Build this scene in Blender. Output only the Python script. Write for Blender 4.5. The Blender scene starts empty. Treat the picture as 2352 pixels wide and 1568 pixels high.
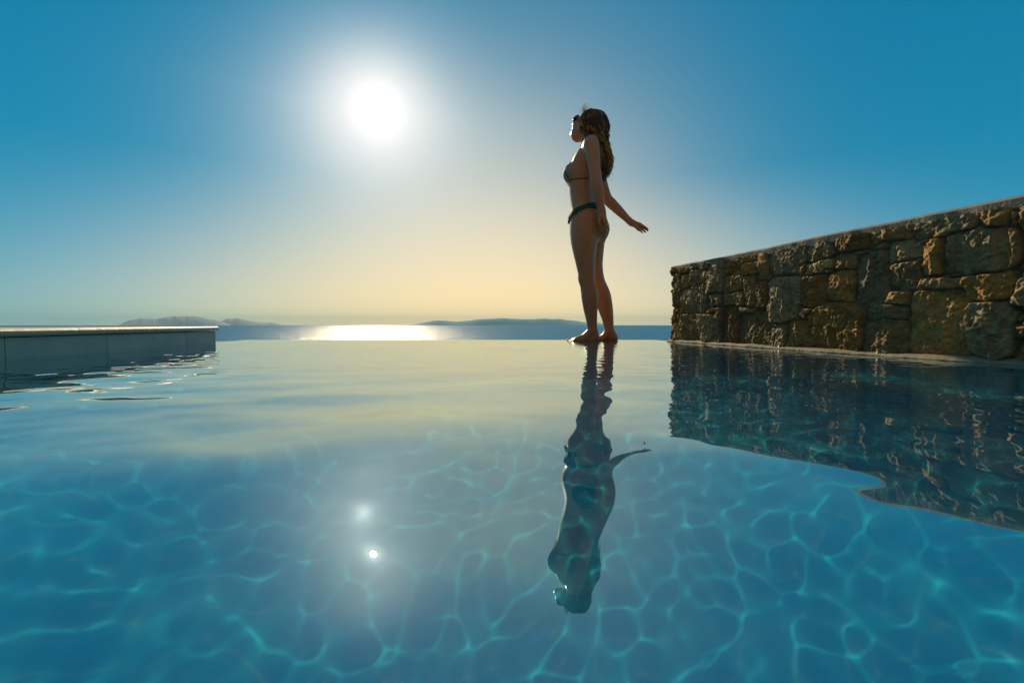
import bpy, bmesh, math, random
import numpy as np
import openvdb as vdb
from mathutils import Vector, Matrix

S = bpy.context.scene
COL = S.collection
R = math.radians
rng = np.random.default_rng(11)
random.seed(5)

# ------------------------------------------------------------------ helpers
def link(o, parent=None):
    COL.objects.link(o)
    if parent is not None:
        o.parent = parent
    return o

def mesh_obj(name, verts, faces, mat=None, parent=None, smooth=True):
    m = bpy.data.meshes.new(name)
    verts = np.asarray(verts, float)
    if isinstance(faces, np.ndarray) and faces.ndim == 2:
        n, k = faces.shape
        m.vertices.add(len(verts)); m.vertices.foreach_set('co', verts.astype(np.float32).ravel())
        m.loops.add(n * k); m.loops.foreach_set('vertex_index', faces.astype(np.int32).ravel())
        m.polygons.add(n); m.polygons.foreach_set('loop_start', np.arange(0, n * k, k, dtype=np.int32))
        m.update(calc_edges=True); m.validate()
    else:
        m.from_pydata([tuple(v) for v in verts], [], [tuple(f) for f in faces]); m.update()
    if smooth:
        m.shade_smooth()
    if mat: m.materials.append(mat)
    o = bpy.data.objects.new(name, m)
    return link(o, parent)

def bm_obj(name, bm, mat=None, parent=None, smooth=False):
    m = bpy.data.meshes.new(name)
    bmesh.ops.recalc_face_normals(bm, faces=bm.faces)
    bm.to_mesh(m); bm.free()
    if smooth: m.shade_smooth()
    if mat: m.materials.append(mat)
    return link(bpy.data.objects.new(name, m), parent)

def tag(o, label=None, cat=None, group=None, kind=None):
    if label: o['label'] = label
    if cat: o['category'] = cat
    if group: o['group'] = group
    if kind: o['kind'] = kind
    return o

def empty(name, loc):
    o = bpy.data.objects.new(name, None); o.location = loc; o.empty_display_size = .1
    return link(o)

def grid_faces(nu, nv):
    i = np.arange(nu * nv).reshape(nu, nv)
    return np.stack([i[:-1, :-1], i[1:, :-1], i[1:, 1:], i[:-1, 1:]], -1).reshape(-1, 4)

def sstep(a, b, x):
    t = np.clip((x - a) / (b - a), 0, 1); return t * t * (3 - 2 * t)

def vnoise(x, y, seed):
    """smooth value noise on a wrapped lattice, -1..1"""
    r = np.random.default_rng(seed).uniform(-1, 1, (256, 256))
    xi = np.floor(x).astype(int); yi = np.floor(y).astype(int)
    fx = x - xi; fy = y - yi
    fx = fx * fx * fx * (fx * (fx * 6 - 15) + 10); fy = fy * fy * fy * (fy * (fy * 6 - 15) + 10)
    g = lambda a, b: r[a % 256, b % 256]
    return (g(xi, yi) * (1 - fx) + g(xi + 1, yi) * fx) * (1 - fy) + (g(xi, yi + 1) * (1 - fx) + g(xi + 1, yi + 1) * fx) * fy

def fbm(x, y, seed, octv=5, gain=.5, ridged=False):
    s = 0; a = 1; t = 0
    for k in range(octv):
        c, d = math.cos(k * 1.1), math.sin(k * 1.1)
        n = vnoise((x * c - y * d) * 2 ** k + 17 * k, (x * d + y * c) * 2 ** k + 31 * k, seed + k)
        if ridged: n = 1 - 2 * np.abs(n)
        s = s + a * n; t += a; a *= gain
    return s / t

class NT:
    def __init__(self, tree):
        self.t = tree; tree.nodes.clear()
    def n(self, typ, **kw):
        nd = self.t.nodes.new(typ)
        ins = kw.pop('ins', {})
        for k, v in kw.items(): setattr(nd, k, v)
        for k, v in ins.items():
            s = nd.inputs[k]
            if hasattr(v, 'is_output'): self.t.links.new(v, s)
            elif isinstance(v, bpy.types.Node): self.t.links.new(v.outputs[0], s)
            else: s.default_value = v
        return nd
    def math(self, op, a, b=None, c=None, clamp=False):
        ins = {0: a}
        if b is not None: ins[1] = b
        if c is not None: ins[2] = c
        return self.n('ShaderNodeMath', operation=op, use_clamp=clamp, ins=ins).outputs[0]
    def mixc(self, f, a, b, blend='MIX'):
        nd = self.n('ShaderNodeMix', data_type='RGBA', blend_type=blend, clamp_factor=True)
        for k, v in ((0, f), (6, a), (7, b)):
            s = nd.inputs[k]
            if hasattr(v, 'is_output'): self.t.links.new(v, s)
            else: s.default_value = v if k == 0 else tuple(v) + ((1,) if len(v) == 3 else ())
        return nd.outputs[2]

def material(name):
    m = bpy.data.materials.new(name); m.use_nodes = True
    return m, NT(m.node_tree)

def simple_mat(name, col, rough=.6, spec=.5, noise=None, col2=None, bump=None, metallic=0):
    m, t = material(name)
    out = t.n('ShaderNodeOutputMaterial')
    p = t.n('ShaderNodeBsdfPrincipled', ins={'Roughness': rough, 'Specular IOR Level': spec, 'Metallic': metallic})
    p.inputs['Base Color'].default_value = tuple(col) + (1,)
    tc = t.n('ShaderNodeTexCoord')
    if noise:
        nz = t.n('ShaderNodeTexNoise', ins={'Vector': tc.outputs['Object'], 'Scale': noise, 'Detail': 6.0, 'Roughness': .6})
        c = t.mixc(t.math('MULTIPLY_ADD', nz.outputs[0], 2.2, -.6, clamp=True), col, col2)
        t.t.links.new(c, p.inputs['Base Color'])
    if bump:
        nb = t.n('ShaderNodeTexNoise', ins={'Vector': tc.outputs['Object'], 'Scale': bump[0], 'Detail': 5.0})
        b = t.n('ShaderNodeBump', ins={'Strength': bump[1], 'Distance': bump[2], 'Height': nb.outputs[0]})
        t.t.links.new(b.outputs[0], p.inputs['Normal'])
    t.t.links.new(p.outputs[0], out.inputs[0])
    return m

# ------------------------------------------------------------------ camera
CAM_H = .112
PITCH = R(2.14)
F = 1045.0 / 2352.0                       # focal length / image width
cam = bpy.data.cameras.new('camera'); cam.lens = F * 36; cam.sensor_width = 36
cam.clip_start = .01; cam.clip_end = 200000
co = link(bpy.data.objects.new('camera', cam)); co.location = (0, 0, CAM_H)
co.rotation_euler = (R(90) - PITCH, 0, 0)
S.camera = co

SUN_PX = (868, 255)
_c = Vector(((SUN_PX[0] - 1176) / 1045., 1, (784 - SUN_PX[1]) / 1045.))
_c.rotate(Matrix.Rotation(-PITCH, 3, 'X'))
SUN = _c.normalized()
SUN_EL = math.asin(SUN.z); SUN_AZ = math.atan2(SUN.x, SUN.y)

# ------------------------------------------------------------------ sun and sky
sl = bpy.data.lights.new('sun', 'SUN'); sl.energy = 5.0; sl.angle = R(.53); sl.color = (1, .79, .50)
sl.cycles.is_caustics_light = True
so = link(bpy.data.objects.new('sun', sl)); so.rotation_euler = SUN.to_track_quat('Z', 'Y').to_euler(); so.location = (-3, 10, 6)

W = bpy.data.worlds.new('World'); S.world = W; W.use_nodes = True
t = NT(W.node_tree)
tc = t.n('ShaderNodeTexCoord')
sep = t.n('ShaderNodeSeparateXYZ', ins={0: tc.outputs['Generated']})
X, Y, Z = sep.outputs
nis = t.n('ShaderNodeTexSky', sky_type='NISHITA', sun_disc=False, sun_elevation=SUN_EL, sun_rotation=SUN_AZ,
          air_density=1.0, dust_density=.6, ozone_density=2.0)
elev = t.math('MULTIPLY', t.math('ARCSINE', Z), 180 / math.pi)
e0 = t.math('MAXIMUM', elev, 0.0)
az = t.math('MULTIPLY', t.math('ARCTAN2', X, Y), 180 / math.pi)
dot = t.n('ShaderNodeVectorMath', operation='DOT_PRODUCT', ins={0: tc.outputs['Generated'], 1: tuple(SUN)}).outputs['Value']
gam = t.math('MULTIPLY', t.math('ARCCOSINE', t.math('MINIMUM', dot, 1.0)), 180 / math.pi)
def gauss(v, s, p):        # exp(-(v/s)^p)
    return t.math('EXPONENT', t.math('MULTIPLY', t.math('POWER', t.math('ABSOLUTE', t.math('DIVIDE', v, s)), p), -1.0))
# clear blue, paler towards the horizon; the clear Nishita sky is blended in
hz = gauss(e0, 16.0, 1.0)
blue = t.mixc(hz, (.0, .185, .365), (.03, .39, .57))
nisg = t.n('ShaderNodeVectorMath', operation='MULTIPLY', ins={0: nis.outputs[0], 1: (.0, .045, .065)}).outputs[0]
blue = t.mixc(.2, blue, nisg)
# warm grey sky behind the camera, added as fill for shaded sides
back = t.math('MULTIPLY_ADD', Y, -1.6, .1, clamp=True)
blue = t.mixc(back, blue, (.185, .17, .145))
# warm band of hazy air low over the sea, under the sun
wid = t.math('MULTIPLY_ADD', e0, -1.05, 40.0)
wid = t.math('MAXIMUM', wid, 22.0)
wband = t.math('MULTIPLY', gauss(e0, 23.0, 2.2), gauss(t.math('DIVIDE', t.math('ADD', az, 3.5), wid), 1.0, 2.3))
cream = t.mixc(gauss(e0, 8.0, 1.2), (.92, .80, .58), (1.22, .90, .43))
sky = t.mixc(wband, blue, cream)
# aureole of the sun
up = t.math('MULTIPLY_ADD', t.math('MULTIPLY_ADD', elev, .1, -SUN_EL * 180 / math.pi * .1, clamp=True), .38, 1.0)   # thinner haze higher up
ge = t.math('MULTIPLY', gam, up)
h1 = t.math('ADD', t.math('MULTIPLY', gauss(ge, 6.6, 2.2), .63), t.math('MULTIPLY', gauss(ge, 11.5, 2.0), .355))
sky = t.mixc(h1, sky, (1.03, 1.02, .99))
h2 = t.math('MULTIPLY', gauss(gam, .80, 1.0), 3.0)
add = t.n('ShaderNodeVectorMath', operation='SCALE', ins={0: (1, .93, .80), 'Scale': h2}).outputs[0]
v = t.n('ShaderNodeVectorMath', operation='ADD', ins={0: sky, 1: add}).outputs[0]
bg = t.n('ShaderNodeBackground', ins={0: v, 1: 1.0})
wo = t.n('ShaderNodeOutputWorld', ins={0: bg.outputs[0]})
try:
    W.cycles.sampling_method = 'MANUAL'; W.cycles.sample_map_resolution = 1024
except Exception: pass

S.view_settings.view_transform = 'Standard'; S.view_settings.look = 'None'
S.view_settings.exposure = 0; S.view_settings.gamma = 1
S.cycles.max_bounces = 10; S.cycles.transmission_bounces = 6; S.cycles.glossy_bounces = 5
S.cycles.caustics_refractive = True; S.cycles.caustics_reflective = False
S.cycles.sample_clamp_indirect = 6
S.cycles.volume_bounces = 0

# ------------------------------------------------------------------ pool layout
def xl(y): return -1.55 - .1773 * (y - 1.38)      # pool-side line of the low white wall
def xr(y): return 1.045 - .1829 * (y - 3.0)          # pool-side line of the rubble wall
EDGE_Y = 3.30                                       # far edge of the water
FLOOR_Z = -.74

# ------------------------------------------------------------------ pool water
def wave_train(X, Y, n, lam0, lam1, slope, seed, dir0=None, spread=math.pi):
    r = np.random.default_rng(seed); Zs = np.zeros_like(X)
    for i in range(n):
        lam = math.exp(r.uniform(math.log(lam0), math.log(lam1))); k = 2 * math.pi / lam
        a = (dir0 if dir0 is not None else 0) + r.uniform(-spread, spread)
        wx = .25 * lam * np.sin(2.1 * Y / lam0 * .35 + i) + .2 * lam * np.sin(X * 1.7 / lam0 * .35 + 2 * i)
        Zs += slope / k / math.sqrt(n / 2) * np.sin(k * (X * math.cos(a) + Y * math.sin(a)) + wx * k * .35 + r.uniform(0, 6.28))
    return Zs

def bump2(X, Y, x0, y0, s, A):                      # local ripple with y-slope A at its centre
    return A * (Y - y0) * np.exp(-((X - x0) ** 2 + (Y - y0) ** 2) / (2 * s * s))

CW_SLOPE = .0165
def water_height(X, Y):
    nearz = 1 - sstep(.8, 1.4, Y)
    far = 1 - .35 * sstep(2.6, 3.2, Y)
    Zs = (1 - .6 * nearz) * far * (.6 * wave_train(X, Y, 40, .045, .15, CW_SLOPE, 3, R(78), .85) + .72 * wave_train(X, Y, 44, .036, .11, CW_SLOPE, 5)) * (1 + .55 * vnoise(X * 3, Y * 3, 77))
    Zs += nearz * wave_train(X, Y, 16, .16, .40, .013, 7)
    Zs += .5 * wave_train(X, Y, 14, .04, .08, .006, 9, R(90), .6)
    Zs += .032 * np.exp(-np.maximum(Y, -.3) / .5) * sstep(3.3, 1.0, Y)
    Zs += (.078 * (Y - .216) - .045 * (X + .07)) * np.exp(-((X + .07) / .11) ** 2 / 2 - ((Y - .216) / .14) ** 2 / 2)
    Zs += -.06 * (Y - .19) * np.exp(-((X - .03) / .065) ** 2 / 2 - ((Y - .19) / .10) ** 2 / 2)
    Zs += -.055 * (X - .03) * np.exp(-((X - .03) / .07) ** 2 / 2 - ((Y - .15) / .06) ** 2 / 2)
    for (ax, ay), (bx_, by_), hgt, wd in (((-1.0, .86), (-.14, .46), .0020, .030), ((-.36, .46), (-.17, .28), .0036, .02)):
        dx, dy = bx_ - ax, by_ - ay; L_ = math.hypot(dx, dy); dx /= L_; dy /= L_
        al = (X - ax) * dx + (Y - ay) * dy; ac = (X - ax) * -dy + (Y - ay) * dx          # along, across (away)
        ac = ac + .012 * np.sin(al * 17) + .006 * np.sin(al * 41 + 1)
        Zs += hgt * (-.5 * np.tanh(ac / wd)) * np.exp(-(ac / .16) ** 2) * sstep(-.2, .15, al) * sstep(L_ + .12, L_ - .2, al)
    return Zs * (1 - sstep(EDGE_Y - .25, EDGE_Y, Y)) * 1.0

def axis(segs):
    out = []
    for a, b, h in segs:
        n = max(1, int(round((b - a) / h))); out += list(np.linspace(a, b, n, endpoint=False))
    return np.array(out + [segs[-1][1]])
xs = axis([(-2.3, -1.7, .011), (-1.7, -.4, .0062), (-.4, .4, .004), (.4, 1.6, .0062), (1.6, 2.0, .011)])
ys = axis([(-1.0, 0, .03), (0, .75, .004), (.75, 2.9, .0058), (2.9, EDGE_Y, .007)])
GX, GY = np.meshgrid(xs, ys, indexing='ij')
GZ = water_height(GX, GY)
fc = grid_faces(len(xs), len(ys))
cx = GX.ravel()[fc].mean(1); cy = GY.ravel()[fc].mean(1)
keep = (cx > xl(cy) - .04) & (cx < xr(cy) + .04)
fc = fc[keep]
used = np.unique(fc); remap = -np.ones(GX.size, int); remap[used] = np.arange(len(used))
wm, t = material('pool_water_surface')
out = t.n('ShaderNodeOutputMaterial')
gl = [t.n('ShaderNodeBsdfGlass', ins={'Color': c, 'Roughness': 0.0, 'IOR': i}) for c, i in
      (((.30, .80, .80, 1), 1.333), ((.66, .10, .0, 1), 1.275), ((.0, .08, .20, 1), 1.405))]
a1 = t.n('ShaderNodeAddShader', ins={0: gl[0].outputs[0], 1: gl[1].outputs[0]})
a2 = t.n('ShaderNodeAddShader', ins={0: a1.outputs[0], 1: gl[2].outputs[0]})
gs = t.n('ShaderNodeBsdfGlossy', ins={'Color': (.74, .98, 1, 1), 'Roughness': 0.0})
mxw = t.n('ShaderNodeMixShader', ins={0: .27, 1: a2.outputs[0], 2: gs.outputs[0]})
t.t.links.new(mxw.outputs[0], out.inputs[0])
pw = mesh_obj('pool_water', np.stack([GX, GY, GZ], -1).reshape(-1, 3)[used], remap[fc], wm)
tag(pw, kind='structure'); pw.cycles.is_caustics_caster = True

# ------------------------------------------------------------------ basin
bmx, t = material('pool_plaster')
out = t.n('ShaderNodeOutputMaterial')
p = t.n('ShaderNodeBsdfPrincipled', ins={'Roughness': .8, 'Specular IOR Level': .2})
tc = t.n('ShaderNodeTexCoord')
nz = t.n('ShaderNodeTexNoise', ins={'Vector': tc.outputs['Object'], 'Scale': 2.2, 'Detail': 6.0, 'Roughness': .6})
c = t.mixc(t.math('MULTIPLY_ADD', nz.outputs[0], 2.0, -.5, clamp=True), (.13, .55, .74), (.17, .62, .80))
t.t.links.new(c, p.inputs['Base Color']); t.t.links.new(p.outputs[0], out.inputs[0])
bm = bmesh.new()
yb, yf = -1.6, EDGE_Y - .22
c4 = [(xl(yb) - .02, yb), (xr(yb) + .02, yb), (xr(yf) + .02, yf), (xl(yf) - .02, yf)]
fl = [bm.verts.new((x, y, FLOOR_Z)) for x, y in c4]; tp = [bm.verts.new((x, y, -.03)) for x, y in c4]
bm.faces.new(fl)
for i in range(4):
    j = (i + 1) % 4; bm.faces.new((fl[i], fl[j], tp[j], tp[i]))
basin = bm_obj('pool_basin', bm, bmx); tag(basin, kind='structure'); basin.cycles.is_caustics_receiver = True

def prism(bm, pts, z0, z1):
    lo = [bm.verts.new((x, y, z0)) for x, y in pts]; hi = [bm.verts.new((x, y, z1)) for x, y in pts]
    bm.faces.new(lo[::-1]); bm.faces.new(hi)
    n = len(pts)
    for i in range(n):
        j = (i + 1) % n; bm.faces.new((lo[i], lo[j], hi[j], hi[i]))

# infinity edge: the submerged lip the woman stands on
edge_mat = simple_mat('wet_edge_stone', (.06, .14, .16), .3, .5, 9, (.12, .22, .24))
bm = bmesh.new(); prism(bm, [(-2.6, yf + .003), (1.35, yf + .003), (1.35, EDGE_Y + .06), (-2.6, EDGE_Y + .06)], -1.9, -.011)
bmesh.ops.bevel(bm, geom=[e for e in bm.edges], offset=.008, segments=2, affect='EDGES')
lip = bm_obj('infinity_edge', bm, edge_mat)
tag(lip, 'low submerged stone edge of the infinity pool that the woman stands on, sea behind', 'pool edge')
lip.cycles.is_caustics_receiver = True

# ------------------------------------------------------------------ low white-rendered wall at left, with stone coping
panel_mat = simple_mat('pale_tile_panel', (.30, .42, .36), .55, .35, 5, (.55, .58, .47), (90, .5, .003))
cop_mat = simple_mat('sandstone_coping', (.55, .44, .27), .5, .4, 30, (.68, .55, .36), (140, .4, .003))
joint_mat = simple_mat('dark_grout', (.06, .07, .07), .9)
lw = empty('low_pool_wall', (-1.8, 2.79, 0))
tag(lw, 'low grey panelled pool wall with rounded sandstone coping at the left of the pool', 'low wall')
def lpt(s, off=0.0):          # s metres along the face from its far end, off metres away from the pool
    d = Vector((.1773, -1.0)).normalized(); n = Vector((-d.y, d.x)) * -1.0    # n points away from the pool
    q = Vector((xl(2.79), 2.79)) + d * s + n * off
    return q.x, q.y
DECK_Z = .100; COP_T = .027
LW = Vector((-1.8, 2.79, 0))
def local(pts): return [(x - LW.x, y - LW.y) for x, y in pts]
joints = [0, .34, .95, 1.40, 1.68, 2.3, 2.9, 3.5, 4.1]
for i in range(len(joints) - 1):
    a, b = joints[i] + .0012, joints[i + 1] - .0012
    bm = bmesh.new(); prism(bm, local([lpt(a, .016), lpt(b, .016), lpt(b, .045), lpt(a, .045)]), -.5, DECK_Z - COP_T - .002)
    bmesh.ops.bevel(bm, geom=list(bm.edges), offset=.0012, segments=1, affect='EDGES')
    bm_obj('wall_panel', bm, panel_mat, lw)
bm = bmesh.new(); prism(bm, local([lpt(.02, .0455), lpt(4.1, .0455), lpt(4.1, .50), lpt(.02, .50)]), -1.5, DECK_Z - COP_T - .004)
bm_obj('wall_core', bm, joint_mat, lw)
cj = [0, .22, .62, 1.12, 1.66, 2.3, 2.9, 3.5, 4.1]
CW = .42
for i in range(len(cj) - 1):
    a, b = cj[i] + .001, cj[i + 1] - .001
    prof = [(CW, DECK_Z - COP_T), (CW, DECK_Z)]
    for k in range(9):        # bullnose
        th = math.pi / 2 - math.pi * k / 8
        prof.append((.010 - COP_T / 2 * math.cos(th) , DECK_Z - COP_T / 2 + COP_T / 2 * math.sin(th)))
    vs, fs = [], []
    for s in (a, b):
        for off, z in prof:
            x, y = lpt(s, off); vs.append((x - LW.x, y - LW.y, z))
    n = len(prof)
    for k in range(n): fs.append((k, (k + 1) % n, n + (k + 1) % n, n + k))
    fs += [tuple(range(n))[::-1], tuple(range(n, 2 * n))]
    bm = bmesh.new(); bvs = [bm.verts.new(q) for q in vs]
    for f in fs: bm.faces.new([bvs[q] for q in f])
    o = bm_obj('coping_stone', bm, cop_mat, lw, smooth=False)
# paving behind it
pave_mat = simple_mat('terrace_paving', (.36, .32, .26), .8, .3, 4, (.44, .39, .31), (50, .3, .004))
bm = bmesh.new(); prism(bm, [lpt(.02, CW + .003), lpt(4.1, CW + .003), (-3.6, -1.6), (-5.2, 2.4)], -1.5, DECK_Z - .004)
tag(bm_obj('terrace', bm, pave_mat), kind='structure')

# ------------------------------------------------------------------ rubble stone wall at right
P0 = np.array([1.045, 3.0]); WD = np.array([.18, -.984]); WD /= np.linalg.norm(WD)
WN = np.array([WD[1], -WD[0]])                       # towards the pool
if WN[0] > 0: WN = -WN
WLEN, WTHK = 3.7, .42
def wall_top(u): return .464 - .030 * np.clip(u, -.5, 4) / 1.8
def crop_to_wall(cx, cy):
    x = (1940 + cx / 2.219) * .784; y = (540 + cy / 2.219) * .784
    d = Vector(((x - 1176) / 1045., 1, (784 - y) / 1045.)); d.rotate(Matrix.Rotation(-PITCH, 3, 'X'))
    # (P0 + u WD) = t d.xy
    A = np.array([[d.x, -WD[0]], [d.y, -WD[1]]]); tt, u = np.linalg.solve(A, P0)
    return u, CAM_H + tt * d.z
ST = [(85,690,28,140),(140,560,25,22),(205,535,38,28),(265,522,20,25),(142,628,26,48),(210,600,35,55),(268,605,20,40),(190,668,22,14),
(345,610,58,95),(160,755,42,85),(250,735,42,95),(440,525,35,50),(500,480,100,30),(560,540,45,45),(340,755,50,40),(310,820,35,22),(460,640,65,70),
(460,735,70,55),(565,690,40,105),(665,530,60,85),(790,500,120,90),(640,700,35,90),(540,815,55,22),(85,930,22,95),(140,920,45,90),(205,950,30,70),
(215,855,20,15),(285,920,45,80),(355,910,25,110),(435,905,50,120),(590,930,105,105),(790,730,100,150),(755,975,55,75),(870,960,60,90),(905,820,30,40),
(990,670,75,110),(970,800,40,20),(1030,430,95,42),(1025,515,100,42),(905,530,25,30),(1180,475,70,50),(1150,640,90,110),(1110,920,150,160),
(1225,345,130,60),(1290,395,50,18),(1090,550,40,25),(1340,580,100,170),(1420,360,40,20),(1470,285,130,50),(1560,400,110,70),(1570,560,105,95),
(1740,440,60,125),(1690,330,40,25),(1820,240,200,55),(2040,390,215,150),(1880,555,35,18),(1800,610,130,32),(1520,715,70,45),(1460,820,125,45),
(1450,980,130,110),(1780,880,190,230),(2150,640,210,85),(2190,150,110,60),(2310,150,60,70),(2310,350,60,150),(2230,240,25,20),(2150,940,180,190),
(2340,960,40,160),(2330,770,50,25)]
stones = []
for cx_, cy_, hw, hh in ST:
    u0, z0 = crop_to_wall(cx_ - hw, cy_); u1, _ = crop_to_wall(cx_ + hw, cy_)
    _, za = crop_to_wall(cx_, cy_ + hh); _, zb = crop_to_wall(cx_, cy_ - hh)
    stones.append(((u0 + u1) / 2, (za + zb) / 2, abs(u1 - u0) / 2, abs(zb - za) / 2))
umax = max(s[0] + s[2] for s in stones) - .04
rs = np.random.default_rng(21)
def courses(u_from, u_to):
    z = -.05
    while z < .49:
        h = rs.uniform(.05, .15); u = u_from
        while u < u_to:
            w = rs.uniform(.06, .24); stones.append((u + w / 2, z + h / 2 + rs.uniform(-.015, .015), w / 2, h / 2)); u += w
        z += h
courses(umax, WLEN + .05); courses(-WTHK - .05, -.012)
stones = np.array(stones)
du = .0036
us = np.arange(-WTHK, WLEN, du); vsz = np.arange(-.05, .466, du)
UU, VV = np.meshgrid(us, vsz, indexing='ij')
wu = UU + .012 * fbm(UU * 9, VV * 9, 40, 3); wv = VV + .012 * fbm(UU * 9 + 50, VV * 9, 44, 3)
best = np.full(UU.shape, 9.); second = best.copy(); idx = np.zeros(UU.shape, int)
for k, (u0, z0, hw, hh) in enumerate(stones):
    qx = np.abs(wu - u0) - hw; qy = np.abs(wv - z0) - hh
    rr = min(hw, hh) * .35
    d = np.hypot(np.maximum(qx + rr, 0), np.maximum(qy + rr, 0)) + np.minimum(np.maximum(qx + rr, qy + rr), 0) - rr
    upd = d < best
    second = np.where(upd, best, np.minimum(second, d)); idx = np.where(upd, k, idx); best = np.where(upd, d, best)
edge = second - best
body = sstep(.0, .0085, edge) * .8 + .2 * sstep(.0, .018, edge)
jit = rs.uniform(-1, 1, (len(stones), 4))
cu_ = stones[idx, 0]; cz_ = stones[idx, 1]
tilt = jit[idx, 0] * .16 * (UU - cu_) + jit[idx, 1] * .10 * (VV - cz_)
prot = .008 * jit[idx, 2]
fp = rs.uniform(-1, 1, (len(stones), 5, 3)); facet = None
for k in range(5):
    h_ = .010 + .008 * fp[idx, k, 2] + .42 * fp[idx, k, 0] * (UU - cu_) * np.minimum(1, .05 / stones[idx, 2]) + .36 * fp[idx, k, 1] * (VV - cz_) * np.minimum(1, .05 / stones[idx, 3])
    facet = h_ if facet is None else np.minimum(facet, h_)
off = jit[idx, 3] * 7
big = fbm(UU * 7 + off, VV * 7 + off, 60, 3)
rough = fbm(UU * 24 + off * 3, VV * 17, 70, 5, .62, True) * .7
rid = fbm(UU * 16 + off, VV * 7 + off, 80, 4, .55, True)
fine = fbm(UU * 110, VV * 110, 90, 3, .6)
H = body * (.016 + prot + .4 * tilt + facet + .006 * big + .013 * rough + .012 * rid) + .0055 * fine * (.3 + body) + .004 * fbm(UU * 30, VV * 30, 95, 3)
H *= .5 + .5 * sstep(-.05, .01, VV + .0)
# wrap the strip round the far end of the wall
ND = -WD                                              # end face looks to the sea
tt = sstep(-.012, .012, UU)
nx = WN[0] * tt + ND[0] * (1 - tt); ny = WN[1] * tt + ND[1] * (1 - tt); ln = np.hypot(nx, ny); nx /= ln; ny /= ln
bx = P0[0] + np.where(UU >= 0, WD[0] * UU, -WN[0] * -UU); by = P0[1] + np.where(UU >= 0, WD[1] * UU, -WN[1] * -UU)
PXY = np.stack([bx + nx * (H - .02), by + ny * (H - .02), VV * (wall_top(UU) + .004) / .466], -1)
sw = empty('stone_wall', (P0[0], P0[1], 0))
tag(sw, 'rough brown rubble stone wall rising from the water at the right of the pool', 'stone wall')
sm, t = material('rubble_stone')
out = t.n('ShaderNodeOutputMaterial')
p = t.n('ShaderNodeBsdfPrincipled', ins={'Roughness': .78, 'Specular IOR Level': .35})
at = t.n('ShaderNodeAttribute', attribute_name='stone_tint')
tc = t.n('ShaderNodeTexCoord')
n1 = t.n('ShaderNodeTexNoise', ins={'Vector': tc.outputs['Object'], 'Scale': 26.0, 'Detail': 8.0, 'Roughness': .7})
n2 = t.n('ShaderNodeTexNoise', ins={'Vector': tc.outputs['Object'], 'Scale': 75.0, 'Detail': 6.0, 'Roughness': .7})
mul = t.math('MULTIPLY_ADD', n1.outputs[0], 2.6, -.25)
mul2 = t.math('MULTIPLY_ADD', n2.outputs[0], 1.2, .4)
zz = t.n('ShaderNodeSeparateXYZ', ins={0: tc.outputs['Object']}).outputs[2]
wet = t.math('MULTIPLY_ADD', t.math('ADD', zz, t.math('MULTIPLY', n1.outputs[0], -.05)), 30.0, .55, clamp=True)
mm = t.math('MULTIPLY', t.math('MULTIPLY', mul, mul2), t.math('MULTIPLY_ADD', wet, .5, .5))
t.t.links.new(t.math('MULTIPLY_ADD', wet, .5, .28), p.inputs['Roughness'])
c = t.n('ShaderNodeVectorMath', operation='SCALE', ins={0: at.outputs['Color'], 'Scale': mm}).outputs[0]
bp = t.n('ShaderNodeBump', ins={'Strength': .8, 'Distance': .004, 'Height': n2.outputs[0]})
t.t.links.new(c, p.inputs['Base Color']); t.t.links.new(bp.outputs[0], p.inputs['Normal']); t.t.links.new(p.outputs[0], out.inputs[0])
V = PXY.reshape(-1, 3) - np.array([P0[0], P0[1], 0])
mas = mesh_obj('masonry', V, grid_faces(len(us), len(vsz)), sm, sw)
pal = np.array([(.40, .25, .09), (.44, .30, .12), (.32, .24, .12), (.34, .30, .20), (.30, .18, .07), (.42, .34, .19), (.36, .27, .13), (.33, .29, .20), (.29, .26, .19)])
pal = pal * np.array([.82, .64, .43])
sc = pal[rs.integers(0, len(pal), len(stones))] * rs.uniform(.8, 1.2, (len(stones), 1))
cc = sc[idx] * body[..., None] + np.array([.10, .085, .065]) * (1 - body[..., None])
ca = mas.data.color_attributes.new('stone_tint', 'FLOAT_COLOR', 'POINT')
ca.data.foreach_set('color', np.concatenate([cc.reshape(-1, 3), np.ones((V.shape[0], 1))], 1).astype(np.float32).ravel())
mas.data.update()
# back of the wall, plain render
bm = bmesh.new()
q = lambda u, o: (WD * u - WN * o)
prism(bm, [tuple(q(.03, .035)), tuple(q(WLEN - .01, .035)), tuple(q(WLEN - .01, WTHK)), tuple(q(.03, WTHK))], -1.4, .38)
bm_obj('wall_core', bm, joint_mat, sw)
# cement capping with an uneven front edge
cap_mat = simple_mat('cement_capping', (.20, .18, .15), .85, .3, 25, (.30, .26, .2), (120, .6, .004))
n = 400; uu = np.linspace(-.012, WLEN, n)
fr = -.009 + .004 * fbm(uu * 14, uu * 0, 120, 4) + .006 * vnoise(uu * 5, uu * 0, 121)
lo = wall_top(uu) - .012 + .008 * fbm(uu * 9, uu * 0, 122, 4)
hi = wall_top(uu) + .028 + .0035 * fbm(uu * 6, uu * 0, 123, 4)
ring = []
for o_, z_ in ((fr - .01, lo), (fr, lo + .008), (fr + .002, hi - .008), (fr - .006, hi), (0 * fr - WTHK - .02, hi), (0 * fr - WTHK - .02, lo)):
    ring.append(np.stack([WD[0] * uu + WN[0] * o_, WD[1] * uu + WN[1] * o_, z_ + 0 * uu], -1))
ring = np.stack(ring, 1); m_ = ring.shape[1]
ii = np.arange(n * m_).reshape(n, m_)
fcs = np.stack([ii[:-1], np.roll(ii, -1, 1)[:-1], np.roll(ii, -1, 1)[1:], ii[1:]], -1).reshape(-1, 4).tolist()
fcs += [ii[0].tolist(), ii[-1].tolist()[::-1]]
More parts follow.
